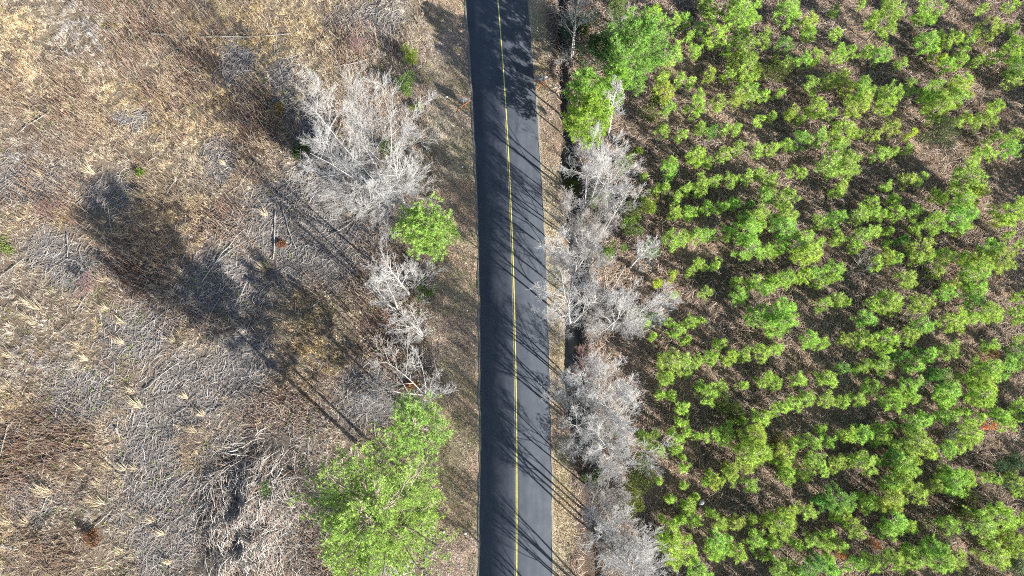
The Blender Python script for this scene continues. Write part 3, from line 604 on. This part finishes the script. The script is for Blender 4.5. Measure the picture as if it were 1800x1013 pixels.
for a in [
    (676, 712, 3.2, 1.3, 'rounded grey bare shrub left of the top of the pines', 8, 5, 'grey', (0, 0), .2, .9),
    (640, 362, 3, 1.6, 'low grey bare shrub in the shadow below the many-stemmed white tree', 10, 5, 'grey', (0, 0), .2, .8),
    (1031, 648, 4, 1.5, 'reddish bare shrub beside the ditch above the wide pale tree', 31, 5, 'red', (0, .05), .2, 1.0),
    (1158, 545, 2, .8, 'little white bare shrub on the litter right of the big white pair', 41, 4, 'pale', (0, 0), .2, .6),
    (1168, 1000, 2.6, 1.2, 'broken white bare shrub at the bottom edge left of a large pine', 42, 4, 'pale', (0, 0), .2, .6),
    (1082, 62, 4, 1.4, 'dark grey bare shrub between dark and pale green trees near the top', 43, 5, 'grey', (0, 0), .2, .9),
    (992, 105, 1.6, 1.0, 'low dark twiggy shrub on the ditch edge right of the right road sign', 44, 5, 'grey', (0, 0), .2, .8),
    (1505, 468, 2.4, 1.1, 'pale dead shrub between pines in the middle of the plantation', 45, 4, 'pale', (.2, .2), .2, .7),
    (1660, 772, 2.2, 1.0, 'whitish dead shrub curled between pines in the lower right plantation', 46, 4, 'pale', (0, 0), .2, .7),
    (100, 372, 1.6, 1.0, 'brown bare shrub in the left part of the field', 47, 5, 'red', (0, 0), .2, .7),
    (170, 505, 1.6, 1.0, 'brown bare shrub at the lower left end of the long tree shadow', 48, 6, 'red', (-.2, .2), .2, .7),
    (630, 92, 1.8, 1.0, 'brown bare shrub in the field near the bright verge shrub', 49, 5, 'red', (0, 0), .2, .8)]:
    bare_tree(*a, name='bare_shrub', cat='bare shrub')

# ---------------------------------------------------------------- logs, brush pile, plume grass, litter
def log(x0, y0, x1, y1, rad, label, seed):
    R = np.random.default_rng(seed); a = at(x0, y0); b_ = at(x1, y1); n = 7; L = np.hypot(*(b_-a)); s = np.linspace(0, 1, n)
    p = a[None]+(b_-a)[None]*s[:, None]; nrm = np.array([-(b_-a)[1], (b_-a)[0]])/L
    p = p+nrm[None]*(np.cumsum(R.normal(0, .018*L, n))[:, None]); z = ground_z(p[:, 0], p[:, 1]); z = np.maximum(z, np.interp(s, [0, 1], [z[0], z[-1]]))+rad*1.2+.1
    P = np.stack([p[:, 0], p[:, 1], z], 1); o = P[0].copy(); rr = .85*rad*(1-.5*s)
    t = thing('fallen_log', label, 'log', o, 0, 'fallen logs in the cleared field')
    V, F = tubes((P-o)[:-1], (P-o)[1:], rr[:-1], rr[1:], 8); caps = np.array([[7, 6, 5, 4, 3, 2, 1, 0]]); e = (n-2)*16+8
    build('stem', V, [F, caps, np.array([[e+i for i in range(8)]])], M_log, t)
    S = []
    for k in range(R.integers(1, 4)):
        i = R.integers(1, n-1); d = np.array([R.normal(), R.normal(), .5]); d /= np.linalg.norm(d); S.append((P[i]-o, P[i]-o+d*R.uniform(.25, .6)))
    build('branch_stub', *tubes([q[0] for q in S], [q[1] for q in S], [rad*.35]*len(S), [rad*.15]*len(S), 5), M_log, t)
for k, (x0, y0, x1, y1, rad, lab) in enumerate([
    (268, 62, 303, 65, .16, 'thick short pale log near the top of the field'), (355, 63, 515, 64, .09, 'long thin straight log lying level near the top of the field'),
    (655, 103, 588, 127, .07, 'thin log left of the yellow-green verge shrub'), (594, 203, 567, 272, .13, 'dark thick log left of the large white bare tree'),
    (604, 205, 580, 262, .07, 'thinner log lying alongside the dark thick log'), (496, 365, 523, 437, .09, 'log slanting down to the brown leaf patch on the grey ground'),
    (486, 372, 481, 458, .09, 'upright-lying pale log left of the brown leaf patch'), (355, 497, 442, 412, .07, 'long thin log crossing others left of the grey patch'),
    (372, 470, 436, 425, .06, 'second long log in the crossed bundle left of the grey patch'), (436, 489, 414, 541, .07, 'short white log on the grey ground below the crossed bundle'),
    (386, 525, 364, 572, .06, 'white log on grey ground beside the long trunk shadow'), (301, 545, 249, 583, .05, 'thin slanting log in the lower end of the big tree shadow'),
    (298, 540, 288, 577, .05, 'short log crossing the thin slanting log in the shadow'), (191, 365, 197, 412, .06, 'thin vertical-lying log at the top of the big shadow'),
    (119, 410, 123, 452, .06, 'dark thin log on the pale grey patch at the left'), (157, 518, 137, 552, .06, 'white log beside the brown shrub at the left'),
    (40, 455, 0, 488, .06, 'log running off the left edge of the field'), (197, 588, 198, 622, .05, 'short white stick on grey ground in the left field'),
    (0, 958, 36, 964, .13, 'thick white log at the left edge near the bottom'), (80, 805, 72, 862, .06, 'white log on the reddish brush in the lower left'),
    (205, 752, 212, 768, .12, 'short thick white chunk of wood right of the reddish brush'), (104, 799, 152, 791, .05, 'thin level stick on the reddish brush'),
    (196, 898, 164, 938, .08, 'white log left of the grey mud patch'), (345, 822, 282, 885, .05, 'thin log running down beside the brush pile'),
    (484, 876, 538, 889, .14, 'thick white log between the brush pile and the widest pine'), (404, 859, 432, 869, .09, 'white log sticking out of the brush pile'),
    (690, 588, 683, 622, .09, 'pale log standing out in the thin bare trees'), (20, 745, 0, 800, .1, 'white broken log at the far left of the field'),
    (1098, 468, 1068, 536, .08, 'curved pale limb lying between the slim tree and the big white pair'), (1515, 268, 1550, 285, .1, 'pale log among pines in the upper plantation'),
    (640, 375, 570, 425, .06, 'white log pointing to the foot of the many-stemmed tree'), (285, 360, 316, 305, .06, 'white log right of the big tree shadow'),
    (300, 355, 335, 330, .05, 'thin white log beside the one right of the big tree shadow'), (450, 280, 420, 330, .05, 'thin stick in the tan grass above the crossed bundle'),
    (255, 690, 330, 640, .06, 'grey log on the field left of the two long trunk shadows'), (90, 200, 30, 240, .05, 'thin grey log in the upper left field')]):
    log(x0, y0, x1, y1, rad, lab, 500+k)

pc = at(446, 918); R = np.random.default_rng(77)
pz = float(ground_z(*pc)); pile = thing('brush_pile', 'large heap of grey branches and brush left of the widest pine', 'brush pile', (pc[0], pc[1], pz))
def pile_h(x, y):
    u = (x/5.0)**2+(y/8.2)**2; e = 1.5*np.exp(-u*1.5)*(.2+1.5*fbm(x, y, 2.0, 120))
    for hx, hy in ((-1.3, -1.9), (-1.6, 1.9), (-.9, -4.9)): e = e*(1-.85*np.exp(-((x-hx)**2/.35+(y-hy)**2/.9)))
    return e
gx2 = np.linspace(-8.5, 8.5, 90); gX, gY = np.meshgrid(gx2, gx2*1.1); gZ = pile_h(gX, gY)*.75-.25; ii = np.arange(8100).reshape(90, 90)
build('gap_shade_core', np.stack([gX.ravel(), gY.ravel(), gZ.ravel()], 1), np.stack([ii[:-1, :-1], ii[:-1, 1:], ii[1:, 1:], ii[1:, :-1]], -1).reshape(-1, 4), mat_plain('dark_gap_shade', (.075, .065, .055), .95, 5, .5, .6), pile, smooth_=True)  # dark inner sheet, its colour stands for the shade in gaps between branches
n = 5200; x = R.normal(0, 3.3, n); y = R.normal(0, 4.2, n); kk = ((x+.25*y-.5)/6.2)**2+(y/9.5)**2 < rng.uniform(.3, 1, n); x, y = x[kk], y[kk]; n = len(x)
flow = PI/2+.11*np.clip(x+4, 0, 9)+R.normal(0, .6, n)+(fbm(x, y, 1.7, 130)-.5)*4.5-1.1*smooth(2.5, 6, y)
L = R.uniform(.5, 2.6, n); cur = R.normal(0, .9, n); pts = []; px_, py_ = x-np.cos(flow)*L/2, y-np.sin(flow)*L/2; a = flow-cur/2; off = R.uniform(.0, 1, n)**2*.85
for k in range(5):
    pts.append(np.stack([px_, py_, pile_h(px_, py_)+off*(.6+.4*math.sin(k))+.02], 1)); px_ = px_+np.cos(a)*L/4; py_ = py_+np.sin(a)*L/4; a = a+cur/4
pts = np.stack(pts, 1); ra = R.uniform(.008, .024, n)*np.where(R.random(n) < .04, 2.2, 1)
V, F = tubes(pts[:, :-1].reshape(-1, 3), pts[:, 1:].reshape(-1, 3), np.repeat(ra, 4), np.repeat(ra, 4)*.85)
o = build('branches', V, F, M_wood, pile, tint=pick([(.46, .43, .39), (.34, .30, .26), (.25, .21, .18), (.56, .53, .49), (.30, .22, .16)], n, .2, 24)); o['kind'] = 'stuff'

def plume(px, py, s, label, seed):
    R = np.random.default_rng(seed); x, y = at(px, py); t = thing('plume_grass', label, 'grass clump', (x, y, float(ground_z(x, y))), 0, 'pale plume grass clumps in the cleared field')
    n = 26; a0 = R.uniform(0, 2*PI, n); D = np.stack([np.cos(a0)*R.uniform(.1, .6, n), np.sin(a0)*R.uniform(.1, .6, n), np.ones(n)], 1)+np.array([-.3, .25, 0]); D = unit(D)
    P = R.normal(0, .09*s, (n, 3)); P[:, 2] = 0; L = R.uniform(.7, 1.6, n)*s; s_ = unit(np.cross(D, R.normal(size=D.shape)))*.014
    mid = P+D*(L*.55)[:, None]; tipp = mid+unit(D+np.array([-.35, .3, -.35]))*(L*.5)[:, None]
    V = np.stack([P-s_, P+s_, mid+s_*1.2, mid-s_*1.2, tipp], 1).reshape(-1, 3); b_ = np.arange(n)[:, None]*5
    build('blades', V, [b_+np.array([[0, 1, 2, 3]]), b_+np.array([[3, 2, 4]])], M_dry, t, tint=pick([(.50, .42, .28), (.42, .35, .23), (.56, .48, .34)], n, .12, 5))
for k, (px, py, s) in enumerate([(57, 535, 1.2), (72, 545, 1.1), (52, 560, 1.1), (62, 570, 1.0), (22, 628, 1.3), (155, 632, 1), (142, 610, .9), (248, 715, 1.4), (160, 785, 1), (143, 825, 1), (195, 825, 1.1),
     (220, 825, .8), (240, 825, .9), (90, 868, 1.4), (75, 865, 1.2), (175, 850, .8), (183, 885, 1.1), (165, 880, .9), (20, 920, 1.1), (50, 920, 1), (272, 915, 1.3), (290, 940, 1), (215, 970, 1), (5, 988, 1.2), (10, 690, 1.2),
     (20, 680, 1.1), (345, 760, 1), (330, 700, 1), (218, 605, 1), (190, 545, 1), (465, 475, 1), (478, 470, .9), (310, 600, .9), (220, 570, 1), (360, 730, .8), (75, 310, 1), (163, 305, 1.2), (190, 495, 1), (255, 348, 1.1), (470, 380, 1), (395, 290, .8), (622, 555, .9), (300, 990, 1), (235, 690, .9)]):
    plume(px, py, s, f"{'tall' if s > 1.05 else 'small'} pale straw plume grass clump, {px/18:.0f} percent across and {py/10.13:.0f} percent down the photo", 900+k)

M_lit = mat_plain('white_litter', (.75, .75, .74), .6, 8, .1)
for k, (px, py, s, lab) in enumerate([(785, 172, .17, 'crumpled white scrap in the grass left of the left road sign'), (765, 756, .22, 'crumpled white scrap at the left edge of the verge beside the pine'), (780, 936, .14, 'small white scrap on the left verge near the bottom, left one'),
     (818, 938, .14, 'small white scrap on the left verge near the bottom, right one'), (813, 294, .12, 'tiny white scrap on the left verge near the road edge'), (975, 111, .12, 'tiny white scrap right of the right road sign'), (976, 155, .13, 'tiny white scrap below right of the right road sign'), (1233, 884, .3, 'pale round scrap on the plantation litter near the bottom')]):
    R = np.random.default_rng(k+60); x, y = at(px, py); n = 9; u = np.linspace(-1, 1, n); gX, gY = np.meshgrid(u, u); rr = np.sqrt(gX**2+gY**2)
    V = np.stack([gX.ravel()*s*(1+.3*R.normal(size=81)*.3), gY.ravel()*s*.7, np.clip(1-rr.ravel()**2, 0, 1)*s*.6+R.uniform(0, .35, 81)*s+.03], 1); ii = np.arange(81).reshape(9, 9); keep = (rr[:-1, :-1] < 1.05).ravel()
    F = np.stack([ii[:-1, :-1], ii[:-1, 1:], ii[1:, 1:], ii[1:, :-1]], -1).reshape(-1, 4)[keep]
    o = tag(build('litter_scrap', V, F, M_lit), lab, 'litter', 'white litter scraps'); o.location = (x, y, float(ground_z(x, y))+.05); o.rotation_euler = (0, 0, k)

# ---------------------------------------------------------------- portable road signs
M_back = mat_plain('grey_sign_back', (.22, .223, .23), .6, 3, .08); M_front = mat_plain('orange_sign_face', (.85, .22, .03), .6, 3, .05)
M_leg = mat_plain('orange_steel', (.75, .20, .05), .5, 4, .15); M_rib = mat_plain('white_fibreglass', (.75, .75, .74), .4, 4, .05); M_steel = mat_plain('dark_steel', (.10, .10, .11), .4, 5, .2, metal=.8)
def road_sign(px, py, label, yaw):
    x, y = at(px, py); z = float(ground_z(x, y)); t = thing('road_sign', label, 'road sign', (x, y, z), yaw, 'portable road signs on either side of the road')
    b0, h = .5, .86; zc = b0+h; th = .012
    def dia(y0, y1, s=1.0):
        q = [(0, -h*s), (h*s, 0), (0, h*s), (-h*s, 0)]
        V = np.array([(a, y0, zc+c) for a, c in q]+[(a, y1, zc+c) for a, c in q]); F = [np.array([[0, 1, 2, 3], [7, 6, 5, 4]]), np.array([[i, 4+i, 4+(i+1) % 4, (i+1) % 4] for i in range(4)])]
        return V, F
    build('sign_back', *dia(-.012, .0), M_back, t); build('sign_face', *dia(.002, .014, .995), M_front, t)
    build('rib', *tubes([(0, -.022, b0-.1)], [(0, -.022, zc+h+.02)], [.018], [.018], 6), M_rib, t)
    build('rib', *tubes([(-h*.97, -.022, zc)], [(h*.97, -.022, zc)], [.012], [.012], 6), M_back, t)
    build('flag_mast', *tubes([(0, -.02, zc+h)], [(-.12, -.02, zc+h+.32)], [.012], [.01], 6), M_leg, t)
    build('hub', *tubes([(0, 0, .18)], [(0, 0, .42)], [.055], [.045], 8), M_steel, t)
    for a in (.75, 2.4, 3.9, 5.5):
        build('leg', *tubes([(0, 0, .36)], [(math.cos(a)*.95, math.sin(a)*.85, .03)], [.026], [.022], 6), M_leg, t)
road_sign(816, 187, 'grey-backed diamond road sign on an orange stand on the left verge', 0.0)
road_sign(952, 149, 'grey-backed diamond road sign on an orange stand on the right verge', 0.12)
